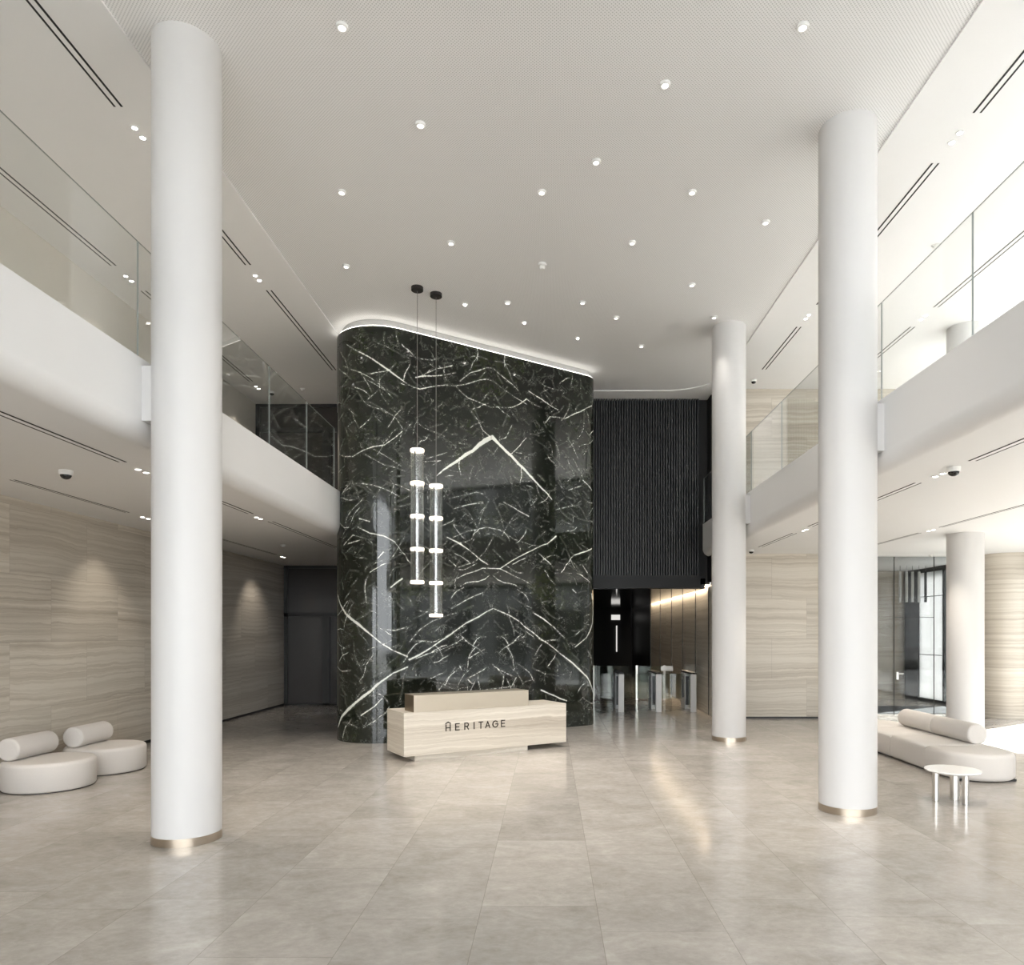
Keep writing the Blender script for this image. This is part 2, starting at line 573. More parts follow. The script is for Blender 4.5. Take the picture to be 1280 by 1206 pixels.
# back travertine wall on the right, from the corridor mouth to the glass partition
struct(MB().box(3.86, 7.5, BW, BW + .5, 0, LZ).build('wall_back', 'travertine'))
struct(MB().box(3.92, FX + .1, BW, BW + .4, UZ, CZ).build('wall_back_upper', 'travertine'))
struct(MB().box(3.86, 7.5, BW - .006, BW, 0, .04).build('baseboard_back', 'black'))

# corridor behind the gates
struct(MB().box(3.86, 4.1, BW + .5, 27.2, 0, 3.16).build('wall_corridor', 'travertine'))
b = MB()
for yy in (17.35, 18.9, 20.7, 22.6, 24.9):
    b.box(3.846, 3.866, yy, yy + .035, 0, 3.1)
struct(b.build('trim_1', 'black'))
struct(MB().box(3.84, 4.1, 27.2, 33.2, 0, 3.16).build('wall_corridor_dark', 'black'))
struct(MB().box(1.0, 3.80, 17.5, 33.2, 3.05, 3.3).build('ceiling_corridor', 'gloss_black'))
struct(MB().box(.8, 4.1, 33.2, 33.4, 0, 3.3).build('wall_corridor_end', 'void'))
struct(MB().box(.8, 1.0, 17.5, 33.2, 0, 3.3).build('wall_corridor_left', 'gloss_black'))
struct(MB().box(3.80, 3.855, 17.5, 27.1, 3.15, 3.16).build('trim_2', 'led_warm'))
ld = bpy.data.lights.new('corridor_cove_light', 'AREA')
ld.shape = 'RECTANGLE'
ld.size, ld.size_y = .05, 9.5
ld.energy = 190
ld.color = (1, .82, .60)
lo = bpy.data.objects.new('corridor_cove_light', ld)
lo.location = (3.828, 22.3, 3.148)
C.objects.link(lo)
lit = struct(MB().box(2.88, 3.28, 33.12, 33.2, 2.56, 2.80).box(3.10, 3.15, 33.12, 33.2, 1.1, 2.3).build('reflection_glow', 'lit'))  # glowing patches added in place of a reflection, not a real window
# black slatted wall over the corridor mouth
struct(MB().box(1.0, 3.65, 17.53, 17.6, 3.36, CZ).build('wall_slat_backing', 'void'))
b = MB()
k = 42
for i in range(k):
    xx = 1.01 + i * (3.65 - 1.01) / k
    b.box(xx, xx + .034, 17.40, 17.53, 3.36, CZ)
struct(b.build('wall_slats', 'slat'))
struct(MB().box(3.65, 3.92, 17.5, 17.7, 3.16, CZ).build('wall_recess', 'slot'))
struct(MB().box(3.85, 3.92, 17.1, 17.5, 3.2, CZ).build('wall_return', 'slot'))
struct(MB().box(1.0, 3.65, 17.34, 17.6, 3.06, 3.37).build('trim_3', 'beam'))

# dark glazed screens at the end of both left-hand galleries
def screen(name, y, z0, z1, tz, mx):
    f = MB()
    t = .07
    f.box(WL, WL + .10, y, y + .12, z0, z1)
    f.box(WL, -3.3, y, y + .12, z1 - t, z1)
    f.box(WL, -3.3, y, y + .12, z0, z0 + .04)
    f.box(WL, -3.3, y, y + .12, tz, tz + .11)
    f.box(mx, mx + .19, y, y + .12, z0, tz)
    w_ = struct(f.build(name, 'black'))
    MB().box(WL + .10, -3.3, y + .06, y + .09, z0 + .04, z1 - t).build('pane', 'dark_pane', w_)
screen('window_1', 19.7, 0, LZ, 2.42, -6.19)
screen('window_2', 17.8, UZ, CZ, 6.95, -5.6)
struct(MB().box(WL, -3.0, 19.9, 20.1, 0, CZ).build('wall_far_left', 'void'))
struct(MB().box(-3.2, -3.0, 17.42, 19.9, 0, CZ).build('wall_gallery_side', 'void'))
struct(MB().box(-3.0, 1.0, 17.62, 17.8, 0, CZ).build('wall_behind_marble', 'void'))

# street front on the right and the front behind the camera
def glazing(name, axis, fixed, a0, a1, z0, z1, step, mw=.08, md=.16):
    f = MB()
    k = max(1, round((a1 - a0) / step))
    def bar(p0, p1, zz0, zz1):
        if axis == 'x':
            f.box(fixed, fixed + md, p0, p1, zz0, zz1)
        else:
            f.box(p0, p1, fixed - md, fixed, zz0, zz1)
    for i in range(k + 1):
        c_ = a0 + (a1 - a0) * i / k
        bar(c_ - mw / 2, c_ + mw / 2, z0, z1)
    bar(a0, a1, z0, z0 + .06)
    bar(a0, a1, z1 - .1, z1)
    o_ = struct(f.build(name, 'mull'))
    g = MB()
    if axis == 'x':
        g.box(fixed + .07, fixed + .09, a0, a1, z0 + .05, z1 - .05)
    else:
        g.box(a0, a1, fixed - .09, fixed - .07, z0 + .05, z1 - .05)
    g.build('pane', 'street', o_)
glazing('window_3', 'x', FX, FY, 16.3, 0, LZ - .02, 2.3)
glazing('window_4', 'x', FX, FY, 16.6, UZ, CZ - .02, 2.3)
glazing('window_5', 'y', FY, WL, FX, 0, CZ - .02, 2.45)
struct(MB().box(FX + .02, FX + .2, FY, 16.7, LZ - .02, UZ).build('trim_4', 'facade'))

# stone pier with a rounded corner at the end of the street front
poly = [(10.2, 17.6)] + [(10.2, 17.3)] + arc(10.75, 16.97, .55, 180, 270, 12) + [(FX + .1, 16.42), (FX + .1, 17.6)]
struct(MB().prism(poly, 0, LZ, smooth=True).build('wall_pier', 'pier_travertine'))

# glass partition with a frameless door, vestibule behind it
PY = 17.35
b = MB()
b.box(7.5, 8.32, PY, PY + .02, 0, LZ)
b.box(8.325, 9.285, PY, PY + .02, 2.36, LZ)
b.box(9.29, 10.2, PY, PY + .02, 0, LZ)
struct(b.build('window_6', 'smoke'))
dr = struct(MB().box(8.325, 9.285, PY, PY + .02, .01, 2.355).build('door_1', 'smoke'))
b = MB().box(8.32, 8.328, PY - .004, PY + .024, 0, LZ).box(9.282, 9.29, PY - .004, PY + .024, 0, LZ).box(8.325, 9.285, PY - .004, PY + .024, 2.353, 2.363)
b.build('door_edge', 'mull', dr)
b = MB().tube((8.40, PY - .05, 1.0), (8.52, PY - .05, 1.0), .012).tube((8.40, PY + .0, 1.0), (8.40, PY - .05, 1.0), .012).box(8.375, 8.425, PY - .012, PY, .86, 1.04)
b.build('door_handle', 'steel', dr)
poly = [(7.4, 22.2), (7.4, 21.5), (10.45, 21.5)] + arc(10.45, 21.8, .3, -90, 0, 8) + [(10.75, 22.2)]
struct(MB().prism(poly, 0, LZ, smooth=True).build('wall_vestibule', 'pier_travertine'))
struct(MB().box(7.3, 7.5, BW + .5, 21.5, 0, LZ).build('wall_vestibule_side', 'travertine'))
struct(MB().box(7.3, FX + .1, BW + .001, 22.2, LZ, LZ + .2).build('ceiling_vestibule', 'white'))
b = MB().box(10.74, 10.86, 17.6, 17.7, 0, LZ).box(10.72, 10.90, 20.9, 21.78, 0, LZ).box(10.74, 10.86, 19.55, 19.65, 0, LZ).box(10.74, 10.86, 17.6, 21.5, LZ - .12, LZ).box(10.74, 10.86, 17.6, 21.5, 0, .12)
wv = struct(b.build('window_7', 'mull'))
MB().box(10.79, 10.81, 17.7, 19.55, .12, LZ - .12).build('pane', 'street', wv)
pn = MB().box(10.76, 10.84, 19.65, 20.9, .12, LZ - .12)
pn.build('door_leaf', 'frost', wv)
MB().box(10.752, 10.762, 19.65, 20.9, 1.35, 1.37).box(10.752, 10.762, 19.65, 20.9, 3.0, 3.02).build('groove', 'mull', wv)
tag(MB().box(7.6, 10.6, 17.6, 19.4, 0, .012).build('entrance_mat', 'mat'), 'charcoal entrance mat on the vestibule floor behind the glass partition', 'mat')

# street outside
struct(MB().box(FX + .2, 60, -40, 60, -.3, -.1).build('ground_street', 'asphalt'))
struct(MB().box(-40, 60, -60, FY - .2, -.3, -.1).build('ground_forecourt', 'asphalt'))
b = MB().box(28, 40, -30, 44, -.1, 13.5)
for i in range(18):
    for q in range(3):
        b.box(27.8, 28.0, -28 + i * 4, -26 + i * 4, .6 + q * 4.2, 3.4 + q * 4.2, 1)
struct(b.build('exterior_building', ['facade', 'dark_pane']))

# ------------------------------------------------------------------ marble core
A = math.radians(34)
du = np.array([math.cos(A), math.sin(A)])
nf = np.array([math.sin(A), -math.cos(A)])
F0 = np.array([-1.62, 13.79])
def solve(r, R, sgn):
    # centre lies R behind the front face; the view ray (r,1) is tangent to the circle
    k_ = math.sqrt(1 + r * r)
    lo, hi = -6., 6.
    def g(t):
        c = F0 + du * t - nf * R
        return sgn * (c[0] - r * c[1]) / k_ - R
    for _ in range(80):
        mid = (lo + hi) / 2
        if (g(mid) > 0) == (sgn > 0):
            hi = mid
        else:
            lo = mid
    t = (lo + hi) / 2
    return t, F0 + du * t - nf * R
RL, RR = .85, .38
tl, cl_ = solve((421 - 686) / 900, RL, 1)
tr, cr_ = solve((742 - 686) / 900, RR, -1)
a_f = math.degrees(math.atan2(nf[1], nf[0]))      # outward normal angle of the front
left_arc = arc(cl_[0], cl_[1], RL, 180, 360 + a_f, 22)          # from facing -x round to the front
right_arc = arc(cr_[0], cr_[1], RR, a_f, 0, 14)
yb_l, yb_r = 17.4, 17.38
per = [(left_arc[0][0], yb_l)] + left_arc + right_arc + [(right_arc[-1][0], yb_r)]
MT = 7.50
# dense outline for the vein field
pts = [np.array(p) for p in per]
seg = [float(np.linalg.norm(pts[i + 1] - pts[i])) for i in range(len(pts) - 1)]
cum = np.concatenate([[0], np.cumsum(seg)])
def per_at(s_):
    i = int(min(max(np.searchsorted(cum, s_) - 1, 0), len(seg) - 1))
    f_ = (s_ - cum[i]) / seg[i]
    return pts[i] * (1 - f_) + pts[i + 1] * f_
i_front = len(left_arc)                                          # index of the last left-arc point
s_front = cum[i_front]
r0 = (614 - 686) / 900
tc = (r0 * F0[1] - F0[0]) / (du[0] - r0 * du[1])                 # book-match axis on the front face
s_mid = s_front + (tc - tl)
VEINS = [[(-1.167,4.923,0.0048),(-0.908,5.141,0.0208),(-0.553,5.407,0.0291),(0.022,5.828,0.0381)],
    [(0.022,5.828,0.0381),(0.477,5.508,0.0305),(0.873,5.201,0.0225),(1.179,4.959,0.012),(1.439,4.749,0.0079)],
    [(-2.933,7.227,0.0015),(-2.554,6.997,0.0064),(-2.25,6.808,0.0102),(-1.99,6.649,0.0121),(-1.771,6.537,0.0046)],
    [(-1.587,6.681,0.0105),(-1.252,6.774,0.0068),(-0.776,6.929,0.0015)],
    [(-1.566,6.681,0.0015),(-1.167,6.928,0.0048),(-0.842,7.054,0.0049)],
    [(-0.687,6.787,0.003),(-0.463,6.992,0.0051),(-0.095,7.168,0.0052),(0.045,7.185,0.0032),(0.331,7.027,0.0074),(0.624,6.853,0.0033)],
    [(-0.776,6.682,0.003),(-0.553,6.753,0.005),(-0.095,6.943,0.0052),(0.045,6.93,0.0015),(0.428,6.754,0.0033),(0.823,6.615,0.0055)],
    [(-1.751,6.522,0.0046),(-1.608,6.492,0.0047),(-1.504,6.481,0.0067),(-1.167,6.607,0.0029),(-0.776,6.682,0.003),(-0.643,6.575,0.005),(-0.508,6.5,0.005),(-0.281,6.46,0.0031),(-0.002,6.407,0.0015)],
    [(-0.002,6.407,0.0015),(0.477,6.491,0.0033),(0.649,6.584,0.0075),(0.823,6.721,0.0076),(0.974,6.642,0.0034),(1.179,6.613,0.0015)],
    [(0.873,6.887,0.0076),(1.179,6.785,0.0077),(1.597,6.63,0.0057)],
    [(1.282,6.308,0.0035),(1.386,6.455,0.0057),(1.757,6.473,0.0058),(2.029,6.629,0.0103),(2.508,6.885,0.006)],
    [(-0.463,6.266,0.0015),(-0.281,6.095,0.0031),(-0.188,5.926,0.0052),(-0.025,5.829,0.0032)],
    [(0.477,6.135,0.0015),(0.331,5.862,0.0032),(0.188,5.799,0.0015)],
    [(-2.996,5.201,0.0046),(-2.773,5.171,0.0065),(-2.554,5.267,0.0083),(-2.177,5.364,0.0064),(-1.99,5.513,0.0046),(-1.852,5.647,0.0084)],
    [(-2.996,5.201,0.0046),(-3.207,5.277,0.0028),(-3.109,5.412,0.0028),(-2.996,5.525,0.0015)],
    [(-2.554,5.21,0.0045),(-2.177,5.006,0.0026),(-1.792,4.931,0.0027)],
    [(-2.361,5.282,0.0026),(-2.14,5.159,0.0027),(-1.873,5.016,0.0015)],
    [(-2.725,4.683,0.0015),(-2.554,4.665,0.0045),(-2.214,4.59,0.0045),(-1.912,4.461,0.0027)],
    [(-0.82,4.338,0.003),(-0.508,4.448,0.0071),(-0.188,4.512,0.0031)],
    [(0.283,4.576,0.0053),(0.873,4.351,0.0076)],
    [(-0.908,4.527,0.0015),(-0.326,4.709,0.0031),(-0.188,4.691,0.0031)],
    [(1.865,4.991,0.0036),(2.194,5.117,0.0037)],
    [(2.222,5.254,0.0059),(2.508,5.068,0.006)],
    [(-2.637,5.667,0.0027),(-2.534,5.736,0.0045),(-2.399,5.864,0.0015)],
    [(-2.996,6.842,0.0027),(-2.595,6.662,0.0045),(-2.25,6.432,0.0026),(-1.952,6.276,0.0027)],
    [(-2.595,6.643,0.0026),(-2.475,6.467,0.0045),(-2.399,6.315,0.0015)],
    [(-2.437,6.128,0.0026),(-1.99,5.892,0.0027),(-1.832,5.688,0.0015)],
    [(-3.274,6.901,0.0048),(-2.933,6.676,0.0027)],
    [(-2.437,6.503,0.0026),(-2.177,6.362,0.0045),(-2.028,6.227,0.0015)],
    [(-0.095,5.593,0.0015),(0.045,5.49,0.0015),(0.14,5.627,0.0015)],
    [(-3.274,4.942,0.0028),(-2.996,5.029,0.0015)],
    [(-1.421,5.152,0.0028),(-1.081,5.217,0.0029)],
    [(-1.379,5.216,0.0015),(-0.951,5.392,0.0029)],
    [(-0.951,3.791,0.0089),(-0.687,3.69,0.013),(-0.463,3.565,0.0051),(-0.211,3.389,0.0133),(-0.072,3.323,0.0072)],
    [(0.211,3.263,0.0074),(0.477,3.427,0.0054),(0.823,3.603,0.0076),(1.179,3.776,0.0056),(1.334,3.829,0.01),(1.544,3.996,0.0144)],
    [(-0.82,2.986,0.003),(-0.553,3.117,0.005),(-0.188,3.244,0.0052),(0.188,3.254,0.0053),(0.526,3.124,0.0033),(0.924,2.971,0.0034)],
    [(0.045,2.465,0.0052),(-0.281,2.297,0.0132),(-0.553,2.173,0.009),(-0.908,1.933,0.0089),(-1.295,1.701,0.0087),(-1.71,1.495,0.0161)],
    [(0.045,2.465,0.0052),(0.477,2.306,0.0096),(0.974,1.992,0.0077),(1.491,1.666,0.0079),(1.784,1.464,0.0102)],
    [(1.784,1.464,0.0146),(2.139,1.212,0.0148),(2.363,1.026,0.0127),(2.58,0.698,0.0129)],
    [(-3.303,2.692,0.0106),(-3.154,2.513,0.0182),(-2.933,2.316,0.0179),(-2.681,2.163,0.0234),(-2.437,1.974,0.012),(-2.214,1.786,0.0083),(-2.028,1.672,0.0083),(-1.751,1.553,0.0123)],
    [(-1.751,1.362,0.0142),(-2.028,1.256,0.0102),(-2.287,1.072,0.0158),(-2.554,0.846,0.0196),(-2.875,0.607,0.0274),(-3.109,0.437,0.022),(-3.274,0.247,0.0125)],
    [(2.508,2.828,0.0151),(2.58,2.559,0.0106),(2.551,2.196,0.0106),(2.334,1.88,0.0082),(2.029,1.681,0.0059)],
    [(-2.595,0.506,0.0102),(-2.361,0.659,0.0083),(-2.214,0.808,0.0064)],
    [(-0.82,3.8,0.0015),(-0.508,3.944,0.003),(-0.095,4.05,0.0031),(0.188,4.019,0.0032),(0.526,3.858,0.0033),(0.974,3.762,0.0015)],
    [(-0.598,1.892,0.003),(-0.908,1.735,0.0029),(-1.379,1.585,0.0048),(-1.587,1.512,0.0047)],
    [(-0.864,2.449,0.0029),(-0.553,2.615,0.005),(-0.188,2.767,0.0031)],
    [(-1.71,1.821,0.0027),(-1.504,2.051,0.0047),(-1.252,2.207,0.0029),(-0.732,2.371,0.003)],
    [(1.179,0.81,0.012),(1.491,0.687,0.01),(1.811,0.562,0.0102)],
    [(-0.508,1.087,0.0111),(-0.418,1.003,0.0071)],
    [(-0.687,1.354,0.009),(-0.643,1.272,0.003)],
    [(-0.508,1.49,0.005),(-0.326,1.587,0.0051),(-0.142,1.666,0.0015)],
    [(-2.066,2.805,0.0102),(-1.952,2.902,0.0159),(-1.852,2.971,0.0103)],
    [(-2.287,3.328,0.0064),(-2.195,3.442,0.0083)],
    [(-2.681,3.898,0.0045),(-2.437,3.778,0.0083),(-2.177,3.725,0.0083),(-1.971,3.621,0.0046)],
    [(-2.637,4.046,0.0102),(-2.437,3.985,0.0064)],
    [(0.974,2.397,0.0055),(1.23,2.272,0.0121),(1.491,2.101,0.0057),(1.757,1.882,0.0058)],
    [(1.974,2.899,0.0103),(2.056,2.835,0.0081)],
    [(2.029,3.633,0.0125),(2.508,3.8,0.0128)],
    [(2.222,3.444,0.0059),(2.363,3.271,0.006)],
    [(-3.274,4.068,0.0048),(-2.996,3.902,0.0046),(-2.849,3.901,0.0027)],
    [(-3.031,3.58,0.0027),(-2.773,3.752,0.0046),(-2.514,3.685,0.0015)],
    [(-1.124,0.914,0.0015),(-0.776,1.336,0.0015)],
    [(-0.188,0.872,0.0031),(0.477,0.925,0.0033),(0.575,1.089,0.0033)],
    [(-2.177,2.05,0.0026),(-1.99,2.031,0.0046),(-1.771,2.088,0.0027)],
    [(-0.372,3.348,0.0015),(-0.142,3.564,0.0015),(0.045,3.864,0.0015)],
    [(0.045,3.617,0.0015),(0.283,3.425,0.0015)],
    [(-0.776,3.266,0.005),(-0.908,3.358,0.0049)],
    [(-0.732,3.229,0.003),(-0.372,3.348,0.0031)]]
rng = random.Random(11)
segs = []
def addline(pl):
    for (u0, v0, w0), (u1, v1, w1) in zip(pl, pl[1:]):
        segs.append((u0, v0, u1, v1, w0, w1))
for pl_ in VEINS:
    # jog each drawn vein a little between its points
    out_ = []
    for (u0, v0, w0), (u1, v1, w1) in zip(pl_, pl_[1:]):
        L_ = math.hypot(u1 - u0, v1 - v0)
        k = max(1, int(L_ / .16))
        for q in range(k):
            f_ = q / k
            jx = rng.uniform(-.014, .014) if q else 0
            jy = rng.uniform(-.014, .014) if q else 0
            out_.append((u0 + (u1 - u0) * f_ + jx, v0 + (v1 - v0) * f_ + jy, (w0 + (w1 - w0) * f_) * rng.uniform(.7, 1.2)))
    out_.append(pl_[-1])
    addline(out_)
# short splinters, mirrored about the book-match axis
for i in range(620):
    uu, vv = rng.uniform(.02, 3.1), rng.uniform(.15, 7.35)
    big_ = rng.random() < .2
    ln = rng.uniform(.25, .7) if big_ else rng.uniform(.06, .30)
    an = math.radians(rng.choice([-35, -40, -30, 30, 25, -60, 60]) + rng.uniform(-16, 16))
    wd = rng.uniform(.0, .006) if big_ else rng.uniform(-.005, .002)
    plr = [(uu, vv, wd * .3)]
    k = 3 if not big_ else 5
    for q in range(k):
        an += rng.uniform(-.35, .35)
        plr.append((plr[-1][0] + math.cos(an) * ln / k, plr[-1][1] + math.sin(an) * ln / k, wd * (1 if q < k - 1 else .2)))
    side = rng.random()
    if side < .75:
        addline(plr)
    if side > .2:
        addline([(-a_ + rng.uniform(-.01, .01), b_, c_) for a_, b_, c_ in plr])
# mesh: one vertex every 18 mm
step = .012
s0, s1 = cum[1] - 1.2, cum[-2] + 1.0
ss = [cum[0]] + list(np.arange(s0, s1, step)) + [cum[-1]]
vs_ = np.linspace(0, MT, int(MT / step) + 1)
XY = np.array([per_at(q) for q in ss])
NU, NV = len(ss), len(vs_)
U = np.array(ss) - s_mid
gu, gv = np.meshgrid(U, vs_, indexing='ij')
fld = np.full(gu.shape, 1.0, np.float32)
for (u0, v0, u1, v1, w0, w1) in segs:
    m_ = .14
    iu0, iu1 = np.searchsorted(U, min(u0, u1) - m_), np.searchsorted(U, max(u0, u1) + m_)
    iv0, iv1 = np.searchsorted(vs_, min(v0, v1) - m_), np.searchsorted(vs_, max(v0, v1) + m_)
    if iu1 <= iu0 or iv1 <= iv0:
        continue
    a_, b_ = gu[iu0:iu1, iv0:iv1], gv[iu0:iu1, iv0:iv1]
    dx, dy = u1 - u0, v1 - v0
    l2 = max(dx * dx + dy * dy, 1e-9)
    t_ = np.clip(((a_ - u0) * dx + (b_ - v0) * dy) / l2, 0, 1)
    dd_ = np.hypot(a_ - u0 - t_ * dx, b_ - v0 - t_ * dy) - (w0 + (w1 - w0) * t_)
    fld[iu0:iu1, iv0:iv1] = np.minimum(fld[iu0:iu1, iv0:iv1], dd_)
co = np.zeros((NU, NV, 3), np.float32)
co[:, :, 0] = XY[:, None, 0]
co[:, :, 1] = XY[:, None, 1]
co[:, :, 2] = vs_[None, :]
idx = np.arange(NU * NV).reshape(NU, NV)
quads = np.stack([idx[:-1, :-1], idx[1:, :-1], idx[1:, 1:], idx[:-1, 1:]], -1).reshape(-1, 4)
me = bpy.data.meshes.new('marble_cladding')
me.vertices.add(NU * NV)
me.vertices.foreach_set('co', co.reshape(-1))
nq = len(quads)
me.loops.add(nq * 4)
me.loops.foreach_set('vertex_index', quads.reshape(-1))
me.polygons.add(nq)
me.polygons.foreach_set('loop_start', np.arange(0, nq * 4, 4))
me.polygons.foreach_set('use_smooth', np.ones(nq, bool))
me.update(calc_edges=True)
at_ = me.attributes.new('vein_distance', 'FLOAT', 'POINT')
at_.data.foreach_set('value', fld.reshape(-1))
uvl = me.uv_layers.new(name='UVMap')
uvc = np.stack([gu, gv], -1).reshape(-1, 2)[quads.reshape(-1)]
uvl.data.foreach_set('uv', uvc.astype(np.float32).reshape(-1))
me.materials.append(M['marble'])
core = thing('marble_core', 'tall dark green marble wall with white book-matched veins and rounded corners behind the reception desk', 'marble wall', (-1.3, 14.6, 0))
def under(o, p):
    o.parent = p
    o.matrix_parent_inverse = Matrix.Translation(p.location).inverted()
    return o
mc = bpy.data.objects.new('marble_cladding', me)
C.objects.link(mc)
under(mc, core)
def inset(path, d):
    out_ = []
    for i, p_ in enumerate(path):
        a_ = np.array(path[max(i - 1, 0)])
        b_ = np.array(path[min(i + 1, len(path) - 1)])
        t_ = (b_ - a_) / np.linalg.norm(b_ - a_)
        nrm = np.array([t_[1], -t_[0]])       # outward
        out_.append(tuple(np.array(p_) - nrm * d))
    return out_
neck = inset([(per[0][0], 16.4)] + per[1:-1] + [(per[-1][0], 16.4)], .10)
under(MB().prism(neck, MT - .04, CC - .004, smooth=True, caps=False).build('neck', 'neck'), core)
ledge_a, ledge_b = per, inset(per, .12)
b = MB()
k = len(per)
b.add([(p[0], p[1], MT) for p in ledge_a] + [(p[0], p[1], MT) for p in ledge_b], [(i, i + 1, k + i + 1, k + i) for i in range(k - 1)])
under(b.build('ledge', 'white'), core)
la, lb = inset(per, .012), inset(per, .034)
b = MB()
la, lb = la[1:-1], lb[1:-1]
k = len(la)
vsl = [(p[0], p[1], MT + .002) for p in la] + [(p[0], p[1], MT + .002) for p in lb] + [(p[0], p[1], MT + .016) for p in la] + [(p[0], p[1], MT + .016) for p in lb]
for i in range(k - 1):
    b.add(vsl, [(i, i + 1, 2 * k + i + 1, 2 * k + i), (2 * k + i, 2 * k + i + 1, 3 * k + i + 1, 3 * k + i), (3 * k + i, 3 * k + i + 1, k + i + 1, k + i)])
under(b.build('led_strip', 'led'), core)['label'] = 'glowing light line along the top edge'
# ------------------------------------------------------------------ columns
def column(x, y, z0, z1, label, bracket=0, ring=True):
    t = thing('column', label, 'column', (x, y, z0), group='round white columns')
    r = .308
    MB().lathe([(0, .075 if ring else 0), (r, .075 if ring else 0), (r, z1 - z0), (0, z1 - z0)], n=72).build('shaft', 'column', t)
    if ring:
        MB().lathe([(0, 0), (r + .002, 0), (r + .002, .078), (r, .078)], n=72).build('base_ring', 'bronze', t)['label'] = 'brushed metal ring at the foot'
    if bracket:
        x0, x1 = (BL - x, -.2) if bracket < 0 else (.2, BR - x)
        MB().box(x0, x1, -.16, .16, 4.0 - z0, 4.52 - z0).build('bracket', 'column', t)
    return t
column(-3.50, 6.97, 0, CC, 'tall white column nearest the camera, in front of the left balcony', -1)
column(3.36, 8.10, 0, CC, 'tall white column in front of the right balcony, near the side table', 1)
column(3.345, 13.38, 0, CC, 'tall white column beside the security gates and black slatted wall', 1)
column(7.72, 13.35, 0, LZ, 'short white column standing behind the long sofa, under the balcony')
column(7.72, 13.35, UZ, CZ, 'white column on the right balcony, seen through its glass railing', ring=False)

# ------------------------------------------------------------------ glass railings
def pane(x, y0, y1, label, grp):
    b = MB()
    t = .014
    z0, z1 = UZ, 5.69
    b.add([(x, y0, z0), (x, y1, z0), (x, y1, z1), (x, y0, z1)], [(0, 1, 2, 3)])
    b.add([(x + t, y0, z0), (x + t, y1, z0), (x + t, y1, z1), (x + t, y0, z1)], [(0, 1, 2, 3)])
    for (ya, yb) in ((y0, y0), (y1, y1)):
        b.add([(x, ya, z0), (x + t, ya, z0), (x + t, ya, z1), (x, ya, z1)], [(0, 1, 2, 3)], 1)
    b.add([(x, y0, z1), (x, y1, z1), (x + t, y1, z1), (x + t, y0, z1)], [(0, 1, 2, 3)], 1)
    o = b.build('glass_railing_panel', ['clear', 'edge'])
    return tag(o, label, 'glass railing', grp)
lj = [1.75, 3.42, 5.07, 6.80, 8.45, 10.0, 11.55, 13.03]
ll = ['frameless glass railing panel on the left balcony, outside the frame', 'frameless glass railing panel on the left balcony, cut by the left picture edge',
      'frameless glass railing panel on the left balcony, left of the nearest column', 'frameless glass railing panel on the left balcony behind the nearest column',
      'frameless glass railing panel on the left balcony just right of the nearest column', 'frameless glass railing panel on the left balcony, second from the marble wall',
      'frameless glass railing panel on the left balcony touching the marble wall']
for i in range(1, len(lj) - 1):
    pane(BL - .04, lj[i] + .003, lj[i + 1] - .003, ll[i], 'glass railing of the left balcony')
rj = [2.87, 4.60, 6.33, 8.06, 9.79, 11.52, 13.25, 15.0, 17.3]
rl = ['', 'frameless glass railing panel on the right balcony, cut by the right picture edge', 'frameless glass railing panel on the right balcony, right of the column by the side table',
      'frameless glass railing panel on the right balcony behind the column by the side table', 'glass railing panel on the right balcony, just left of the column by the side table',
      'frameless glass railing panel on the right balcony, right of the far column', 'frameless glass railing panel on the right balcony behind the far column', 'glass railing panel at the far end of the right balcony by the slatted wall']
for i in range(1, len(rj) - 1):
    pane(BR + .02, rj[i] + .003, rj[i + 1] - .003, rl[i], 'glass railing of the right balcony')

# ------------------------------------------------------------------ reception desk
ang = math.radians(31.4)
desk = thing('reception_desk', 'travertine reception desk with champagne metal counter, lettered HERITAGE, before the marble wall', 'reception desk', (-2.086, 11.13, 0), ang)
MB().box(.02, 2.03, .012, .70, 0, .085).build('plinth', 'pier_travertine', desk)
MB().box(-.161, 2.80, 0, .78, .082, .757).build('body', 'desk_travertine', desk, bevel=.003)
b = MB().box(0, 2.04, -.001, .40, .757, 1.02)
b.box(-.002, 0, 0, .399, .757, 1.018, 1)
b.build('counter', ['gold', 'gold_dark'], desk)['label'] = 'champagne metal upper counter'
# letters: strokes in units of cap height, x right, y up
HGT, TK = .100, .016
def letters():
    K = [-.16, .0]
    def A_(a0, a1, cx=.5, cy=.5, rx=.5, ry=.5, n=14):
        return [(cx + rx * math.cos(math.radians(a0 + (a1 - a0) * i / n)), cy + ry * math.sin(math.radians(a0 + (a1 - a0) * i / n))) for i in range(n + 1)]
    return [
        ('H', [[(0, 0), (0, .92)], [(.72, 0), (.72, .92)], [(0, .45), (.72, .45)], [(-.04, 1.14), (.36, 1.34), (.76, 1.14)]]),
        ('E', [[(.62, 0), (0, 0), (0, 1), (.62, 1)], [(0, .5), (.55, .5)]]),
        ('R', [[(0, 0), (0, 1), (.36, 1)] + A_(90, -90, .36, .73, .27, .27) + [(0, .46)], [(.32, .46), (.64, 0)]]),
        ('I', [[(0, 0), (0, 1)]]),
        ('T', [[(0, 1), (.68, 1)], [(.34, 1), (.34, 0)]]),
        ('A', [[(0, 0), (.38, 1), (.76, 0)], [(.12, .30), (.64, .30)]]),
        ('G', [A_(42, 360, .45, .5, .47, .5, 26) + [(.52, .5)]]),
        ('E', [[(.62, 0), (0, 0), (0, 1), (.62, 1)], [(0, .5), (.55, .5)]])]
starts = [.535, .700, .860, 1.025, 1.112, 1.232, 1.366, 1.522]
